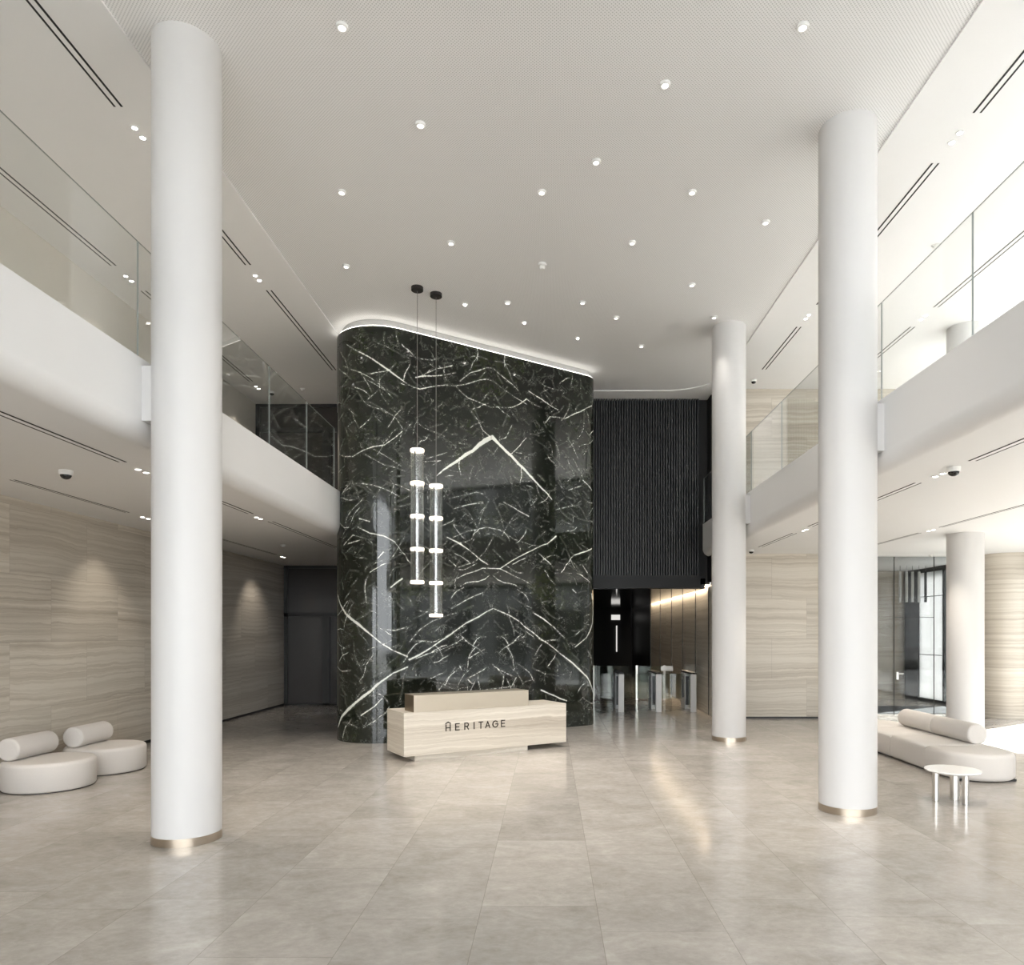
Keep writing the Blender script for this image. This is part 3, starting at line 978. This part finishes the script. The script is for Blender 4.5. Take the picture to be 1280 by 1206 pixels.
for (ch, strokes), sx in zip(letters(), starts):
    b = MB()
    for st in strokes:
        for (xa, ya), (xb, yb) in zip(st, st[1:]):
            pa, pb = Vector((sx + xa * HGT, .437 + ya * HGT)), Vector((sx + xb * HGT, .437 + yb * HGT))
            d_ = (pb - pa).normalized() * (TK * .5)
            nn = Vector((-d_.y, d_.x))
            pa2, pb2 = pa - d_, pb + d_
            q = [pa2 + nn, pb2 + nn, pb2 - nn, pa2 - nn]
            b.add([(p_.x, -.006, p_.y) for p_ in q] + [(p_.x, .001, p_.y) for p_ in q],
                  [(0, 1, 2, 3), (4, 7, 6, 5), (0, 4, 5, 1), (1, 5, 6, 2), (2, 6, 7, 3), (3, 7, 4, 0)])
    b.build('letter', 'letter', desk)

# ------------------------------------------------------------------ pendants
def pendant(x, y, ztop, nseg, L, label):
    t = thing('pendant_lamp', label, 'pendant lamp', (x, y, ztop), group='glass tube pendants before the marble wall')
    zc = CC - ztop
    MB().lathe([(0, zc), (.098, zc), (.098, zc - .055), (.092, zc - .06), (0, zc - .06)], n=40).build('canopy', 'cap_black', t)
    MB().tube((0, 0, .0), (0, 0, zc - .06), .004, 8).build('cable', 'cable', t)
    R = .108
    for i in range(nseg):
        z0, z1 = -(i + 1) * L + .025, -i * L - .025
        gt = MB().lathe([(R, z0), (R, z1)], n=40).lathe([(R - .006, z0), (R - .006, z1)], n=40).build('glass_tube', 'tube', t)
        MB().tube((-.03, -.04, z0), (-.03, -.04, z1), .011, 10).build('stem', 'black', gt)
        b = MB()
        for q in range(7):
            a_ = PI * (q + .5) / 7
            b.tube((R * .80 * math.cos(a_), R * .80 * math.sin(a_), z0), (R * .80 * math.cos(a_), R * .80 * math.sin(a_), z1), .0035, 6)
        b.build('glass_rods', 'gate_glass', gt)
    for i in range(nseg + 1):
        z = -i * L
        MB().lathe([(0, z - .022), (R - .004, z - .026), (R + .006, z - .02), (R + .006, z + .02), (R - .004, z + .026), (0, z + .022)], n=40).build('light_ring', 'ring', t)
    return t
pendant(-2.16, 11.82, 4.98, 4, .540, 'higher glass tube pendant of stacked cylinders, hung before the marble wall')
pendant(-1.885, 12.04, 4.44, 4, .540, 'lower glass tube pendant of stacked cylinders, hung right of its twin')

# ------------------------------------------------------------------ seating
def bolster(parent, x, y0, y1, z, r, n_=1):
    e = .035
    L = (y1 - y0) / n_
    for i in range(n_):
        a0, a1 = y0 + i * L, y0 + (i + 1) * L
        prof = [(0, a0)]
        prof += [(r - e + e * math.sin(q * PI / 10), a0 + e - e * math.cos(q * PI / 10)) for q in range(6)]
        prof += [(r - e + e * math.cos(q * PI / 10), a1 - e + e * math.sin(q * PI / 10)) for q in range(6)]
        prof += [(0, a1)]
        MB().lathe(prof, (x, 0, z), 48, axis='y').build('bolster', 'fabric', parent, sharp=60)
def ottoman(x, y, label, bx, by0, by1):
    t = thing('ottoman', label, 'ottoman', (x, y, 0), group='round ottomans by the travertine wall')
    R, H, e = .52, .37, .05
    prof = [(0, .012), (R - .02, .012), (R, .035)]
    prof += [(R - e + e * math.cos(q * PI / 12), H - e + e * math.sin(q * PI / 12)) for q in range(7)] + [(R * .5, H + .004), (0, H + .005)]
    MB().lathe(prof, n=72).build('seat', 'fabric', t, sharp=60)
    MB().lathe([(0, 0), (R - .04, 0), (R - .04, .014), (0, .014)], n=48).build('base', 'black', t)
    bolster(t, bx - x, by0 - y, by1 - y, .37 + .147, .147)
ottoman(-6.47, 9.33, 'pale grey round ottoman nearest the camera, with bolster, by the left travertine wall', -6.80, 9.04, 9.80)
ottoman(-6.43, 10.45, 'pale grey round ottoman behind the nearer one, beside the white column', -6.70, 10.12, 10.86)

sofa = thing('modular_sofa', 'long pale grey modular sofa with a cylindrical bolster, behind the side table', 'sofa', (5.93, 11.5, 0))
X0, X1 = -.51, .44
ys = [-2.0, -1.12, -.06, 1.0, 2.0]
for i in range(4):
    a0, a1 = ys[i] + .004, ys[i + 1] - .004
    if i == 0:
        poly = [(X0, a1)] + arc(X0 + .5, a0 + .42, .5, 180, 270, 8)[0:0] + [(X0 + .46 - .46 * math.cos(q * PI / 20), a0 + .5 - .5 * math.sin(q * PI / 20)) for q in range(11)] + [(X1 - .44 + .44 * math.sin(q * PI / 20), a0 + .46 - .46 * math.cos(q * PI / 20)) for q in range(11)] + [(X1, a1)]
    elif i == 3:
        poly = [(X1, a0), (X1, a1 - .42)] + arc(X1 - .42, a1 - .42, .42, 0, 90, 8)[1:] + arc(X0 + .42, a1 - .42, .42, 90, 180, 8) + [(X0, a0)]
    else:
        poly = [(X0, a0), (X1, a0), (X1, a1), (X0, a1)]
    # drop doubled points
    cl2 = []
    for p_ in poly:
        if not cl2 or math.hypot(p_[0] - cl2[-1][0], p_[1] - cl2[-1][1]) > 1e-4:
            cl2.append(p_)
    soft_block('seat_module', cl2, .012, .375, .065, 'fabric', sofa)
MB().box(X0 + .1, X1 - .1, -1.85, 1.85, 0, .03).build('base', 'black', sofa)
bolster(sofa, .29, -1.06, 1.05, .37 + .147, .15, 2)

tb = thing('side_table', 'small round white side table on metal tube legs, before the long sofa', 'side table', (4.78, 8.52, 0))
MB().lathe([(0, .352), (.285, .352), (.302, .362), (.304, .372), (.300, .378), (0, .378)], n=64).build('tabletop', 'marble_top', tb)
for lx, ly, r in ((-.175, .05, .036), (.06, -.16, .036), (.09, .12, .050)):
    MB().lathe([(0, 0), (r, 0), (r, .353), (0, .353)], (lx, ly, 0), 28).build('leg', 'steel', tb)

# ------------------------------------------------------------------ security gates
def gate(x, y, label, L=1.35, flap=.42):
    t = thing('security_gate', label, 'security gate', (x, y, 0), group='speed gates at the corridor mouth')
    MB().box(-.072, .072, 0, .06, 0, .98).build('post', 'door_white', t, bevel=.006)
    cab = MB().box(-.072, .072, L - .55, L, 0, .93).box(-.05, .05, L - .556, L - .55, .1, .85, 1).build('cabinet', ['door_white', 'mull'], t, bevel=.004)
    MB().box(-.075, .075, .0, L, .94, .985).build('top_bar', 'mull', t, bevel=.006)
    MB().box(-.012, .012, .06, L - .55, .06, .94).build('side_glass', 'gate_glass', t)
    MB().box(-.42, -.075, L - .30, L - .288, .25, .90).box(.075, flap, L - .30, L - .288, .25, .90).build('glass_flap', 'gate_glass', t)
    MB().box(-.14, -.10, L - .56, L - .53, .3, .85).build('reader', 'mull', cab)
    return t
gate(1.81, 18.0, 'white speed gate pedestal nearest the marble wall')
gate(2.75, 18.0, 'white speed gate pedestal in the middle of the row of three')
gate(3.66 - .04, 18.0, 'white speed gate pedestal nearest the travertine corridor wall', flap=.2)
t = thing('glass_barrier', 'fixed glass barrier with steel posts standing behind the speed gates', 'barrier', (2.4, 21.2, 0))
MB().box(-1.1, -.02, 0, .015, .03, 1.0).box(.08, 1.2, 0, .015, .03, 1.0).build('glass_pane', 'gate_glass', t)
for px_ in (-1.1, .19, 1.0):
    MB().box(px_ - .03, px_ + .03, -.02, .04, 0, 1.02).build('post', 'steel', t)
MB().box(.9, 1.25, -.03, .05, .86, 1.0).build('rail', 'steel', t)

# ------------------------------------------------------------------ ceiling fittings
def downlight(x, y, z, label, energy=290):
    t = thing('downlight', label, 'downlight', (x, y, z), group='recessed downlights of the centre ceiling')
    MB().lathe([(.040, -.001), (.036, -.028), (.050, -.030), (.056, -.024), (.056, 0)], n=32).build('trim_ring', 'plastic', t)
    MB().lathe([(0, -.006), (.0385, -.006)], n=24).build('lamp', 'glow', t)
    spot('downlight_beam', (x, y, z - .035), (x, y, 0), energy, 56, .8, (1, .94, .87), .03, t)
DL = [(-1.93, 6.72, 'downlight at the top of the photo, right of the nearest column head'), (2.37, 6.72, 'downlight at the top of the photo, left of the right balcony ceiling'),
      (1.20, 7.43, 'third nearest downlight, right of the ceiling middle, below the top edge'), (-1.43, 8.02, 'downlight between the two nearest rows, left of the ceiling middle'),
      (.57, 8.65, 'single downlight just right of the ceiling middle above the row of three'), (-2.66, 9.25, 'left downlight of the row of three level with each other'),
      (-.09, 9.25, 'middle downlight of the row of three level with each other'), (1.84, 9.25, 'right downlight of the row of three level with each other'),
      (2.99, 9.93, 'downlight close to the right balcony seam, behind the row of three'), (-1.42, 10.46, 'downlight above and right of the two black pendant canopies'),
      (1.21, 10.45, 'downlight right of the white ceiling sensor, nearer than it'), (-3.13, 11.12, 'downlight left of the pendant canopies, near the left ceiling seam'),
      (2.33, 11.72, 'downlight on the right, halfway from the sensor to the far column'), (-.71, 12.35, 'downlight just right of the pendants, above the marble light line'),
      (.58, 12.35, 'downlight right of the marble wall spots, left of a pair of others'), (1.21, 12.94, 'downlight in the far field, second from the far column'),
      (2.97, 12.93, 'downlight touching the head of the far white column'), (1.83, 14.23, 'farthest downlight, above the black slatted wall')]
for x_, y_, l_ in DL:
    downlight(x_, y_, CC, l_, 70 if 'touching' in l_ else 290)
def wallspot(x, y, label, tx, ty):
    t = thing('adjustable_spotlight', label, 'spotlight', (x, y, CC), group='small spots aimed at the marble wall')
    MB().lathe([(.05, 0), (.05, -.012), (.036, -.014), (.034, -.001)], n=28).build('trim_ring', 'plastic', t)
    MB().lathe([(0, -.004), (.035, -.004)], n=24).build('baffle', 'slot', t)
    MB().lathe([(0, -.03), (.016, -.03), (.018, -.006), (0, -.006)], (.006, .006, 0), 16).build('lamp', 'spot_glow', t)
    spot('spot_beam', (x, y, CC - .05), (tx, ty, 4.6), 60, 34, .7, (1, .93, .84), .03, t)
wallspot(-1.45, 12.42, 'small adjustable spot nearest the pendants, in front of the marble wall', -1.75, 13.65)
wallspot(-.45, 13.15, 'middle small adjustable spot in front of the marble wall', -.7, 14.35)
wallspot(.55, 13.84, 'small adjustable spot farthest from the pendants, by the marble corner', .3, 15.05)

def twin(x, y, z, label, grp, aim=None, energy=175):
    t = thing('twin_downlight', label, 'twin downlight', (x, y, z), group=grp)
    for s_ in (-.08, .08):
        MB().lathe([(.030, -.004), (.030, -.010), (.042, -.010), (.044, 0)], (0, s_, 0), 24).lathe([(0, -.007), (.031, -.007)], (0, s_, 0), 24, m=1).build('lamp', ['plastic', 'spot_glow'], t)
    tg = aim or (x, y, 0)
    spot('twin_beam', (x, y, z - .03), tg, energy, 84, .8, (1, .90, .78), .04, t)
UPL, UPR, LOL, LOR = 'twin lights of the left upper ceiling', 'twin lights of the right upper ceiling', 'twin lights under the left balcony', 'twin lights under the right balcony'
twin(-4.63, 8.13, CZ, 'twin downlight left of the nearest column, high above the left balcony front', UPL)
twin(-4.64, 11.46, CZ, 'twin downlight right of the nearest column, high above the left balcony front', UPL)
twin(-6.70, 11.48, CZ, 'twin downlight by the left wall seen through the glass left of the nearest column', UPL)
twin(-6.72, 16.6, CZ, 'twin downlight by the left wall seen through glass near the marble wall', UPL)
twin(-4.58, 8.11, LZ, 'twin downlight left of the nearest column, under the left balcony edge', LOL)
twin(-4.62, 11.46, LZ, 'twin downlight right of the nearest column, under the left balcony edge', LOL)
twin(-6.41, 11.44, LZ, 'twin downlight beside the nearest column, washing the left travertine wall', LOL, (-7.2, 11.6, .8), 50)
twin(-6.41, 8.1, LZ, 'twin downlight washing the left travertine wall above the nearer ottoman, past the picture edge', LOL, (-7.2, 8.2, .8), 60)
twin(-6.43, 17.4, LZ, 'twin downlight washing the travertine wall beside the dark glazed screen', LOL, (-7.2, 17.7, 1.5), 45)
twin(4.64, 8.21, CZ, 'twin downlight right of the column by the table, high above the balcony front', UPR)
twin(4.62, 12.87, CZ, 'twin downlight between the two right-hand columns, on the upper ceiling', UPR)
twin(6.71, 12.90, CZ, 'twin downlight seen through the right railing beside the upper column', UPR)
twin(4.51, 8.32, LZ, 'twin downlight beside the camera dome under the right balcony', LOR)
twin(4.55, 12.80, LZ, 'twin downlight under the right balcony between the two tall columns', LOR)
twin(6.82, 12.85, LZ, 'twin downlight left of the short column head under the right balcony', LOR)

def diffuser(x, y0, y1, z, label, grp, wide=.075):
    z -= .0005
    t = thing('slot_diffuser', label, 'air diffuser', (x, y0, z), group=grp)
    L = y1 - y0
    for s_ in (-1, 1):
        MB().box(s_ * wide / 2 - .012, s_ * wide / 2 + .012, 0, L, -.002, .0).build('slot', 'slot', t)
    MB().box(-wide / 2 + .012, wide / 2 - .012, 0, L, -.003, 0).build('bar', 'white', t)
G1, G2, G3, G4 = 'slot diffusers of the left upper ceiling', 'slot diffusers of the right upper ceiling', 'slot diffusers under the left balcony', 'slot diffusers under the right balcony'
diffuser(-4.62, 5.2, 7.73, CZ, 'twin black slot diffuser at the top left corner of the photo', G1)
diffuser(-4.62, 8.6, 11.06, CZ, 'twin black slot diffuser partly hidden behind the nearest column, upper left', G1)
diffuser(-4.62, 11.88, 15.5, CZ, 'twin black slot diffuser running to the marble wall top on its left', G1)
diffuser(-6.70, 5.6, 11.08, CZ, 'twin black slot diffuser seen through the left glass railing', G1)
diffuser(-6.70, 11.9, 16.2, CZ, 'twin black slot diffuser seen through glass just right of the nearest column', G1)
diffuser(-4.56, 4.9, 7.70, LZ, 'twin slot diffuser under the left balcony near the camera dome', G3)
diffuser(-4.58, 8.6, 11.06, LZ, 'twin slot diffuser under the left balcony just right of the nearest column', G3)
diffuser(-4.58, 11.85, 15.6, LZ, 'twin slot diffuser under the left balcony ending at the marble wall', G3)
diffuser(-6.41, 8.6, 10.95, LZ, 'faint slot diffuser close to the left travertine wall, left of the nearest column', G3, .05)
diffuser(-6.41, 12.0, 16.9, LZ, 'faint slot diffuser close to the left travertine wall, right of the nearest column', G3, .05)
diffuser(4.65, 5.2, 7.82, CZ, 'twin black slot diffuser at the top right edge of the photo', G2)
diffuser(4.65, 8.66, 12.40, CZ, 'twin black slot diffuser running behind the head of the column by the table', G2)
diffuser(4.62, 13.3, 15.46, CZ, 'twin black slot diffuser between the two tall right-hand columns', G2)
diffuser(6.72, 6.2, 12.5, CZ, 'twin slot diffuser seen through the right railing, reaching the picture edge', G2)
diffuser(6.72, 13.3, 16.2, CZ, 'twin slot diffuser seen through the right railing, left of the upper column', G2)
diffuser(4.50, 5.0, 7.65, LZ, 'twin slot diffuser under the right balcony, cut by the picture edge', G4)
diffuser(4.50, 8.78, 12.4, LZ, 'twin slot diffuser under the right balcony, right of the column by the table', G4)
diffuser(4.52, 13.25, 15.4, LZ, 'twin slot diffuser under the right balcony by the far column', G4)
diffuser(6.80, 6.3, 12.5, LZ, 'faint slot diffuser above the sofa under the right balcony, reaching the edge', G4, .05)
diffuser(6.80, 13.2, 16.3, LZ, 'faint slot diffuser under the right balcony, left of the short column', G4, .05)

def dome(x, y, z, label, s=1.0):
    t = thing('camera_dome', label, 'security camera', (x, y, z), group='ceiling camera domes')
    MB().lathe([(0, 0), (.062 * s, 0), (.062 * s, -.03 * s), (.056 * s, -.045 * s), (.0, -.045 * s)], n=32).build('housing', 'plastic', t)
    MB().lathe([(.050 * s * math.cos(q * PI / 16), -.045 * s - .042 * s * math.sin(q * PI / 16)) for q in range(9)], n=32).build('lens', 'lens_black', t)['label'] = 'dark smoked dome'
dome(-5.44, 8.11, LZ, 'camera dome under the left balcony, left of the nearest column', 1.15)
dome(-6.5, 16.9, CZ, 'camera dome on the upper left ceiling beside the dark glazed screen')
dome(4.58, 16.1, CZ, 'camera dome on the upper right ceiling above the travertine wall')
dome(4.47, 7.95, LZ, 'camera dome beside twin lights under the right balcony', 1.15)
dome(4.47, 15.9, LZ, 'camera dome at the lower right ceiling edge beside the far column')
def detector(x, y, z, label, r=.06, h=.045):
    t = thing('smoke_detector', label, 'smoke detector', (x, y, z), group='white ceiling detectors')
    MB().lathe([(0, 0), (r, 0), (r, -h * .35), (r * .8, -h * .4), (0, -h * .4)], n=32).build('base', 'plastic', t)
    MB().lathe([(r * .62, -h * .4), (r * .66, -h * .8), (r * .5, -h), (0, -h)], n=32).build('sensor', 'plastic', t)
detector(-.10, 11.07, CC, 'white smoke detector in the middle of the centre ceiling', .065, .085)
detector(-5.54, 15.0, LZ, 'white smoke detector under the left balcony near the dark screen')
detector(-5.71, 16.7, CZ, 'white smoke detector on the upper left ceiling before the dark screen')
detector(5.65, 10.5, CZ, 'white smoke detector seen over the right railing by the column')
detector(9.0, 16.95, LZ, 'white smoke detector above the glass partition on the right')

# slim tubes hanging in the vestibule
for i, px_ in enumerate((8.9, 9.66, 9.84, 10.0, 10.18, 10.36)):
    t = thing('tube_pendant', ['dark slim tube hanging at the left in the vestibule behind the partition', 'first pale slim tube hanging in the vestibule, from the left', 'second pale slim tube hanging in the vestibule, from the left',
                               'third pale slim tube hanging in the vestibule, from the left', 'fourth pale slim tube hanging in the vestibule, from the left', 'dark slim tube hanging at the right in the vestibule by the window'][i], 'tube lamp', (px_, 19.8, LZ), group='slim tubes in the vestibule')
    MB().tube((0, 0, -.16), (0, 0, -1.0), .035, 16).build('tube', 'mull' if i in (0, 5) else 'door_white', t)
    MB().tube((0, 0, 0), (0, 0, -.16), .006, 8).build('hanger', 'cable', t)
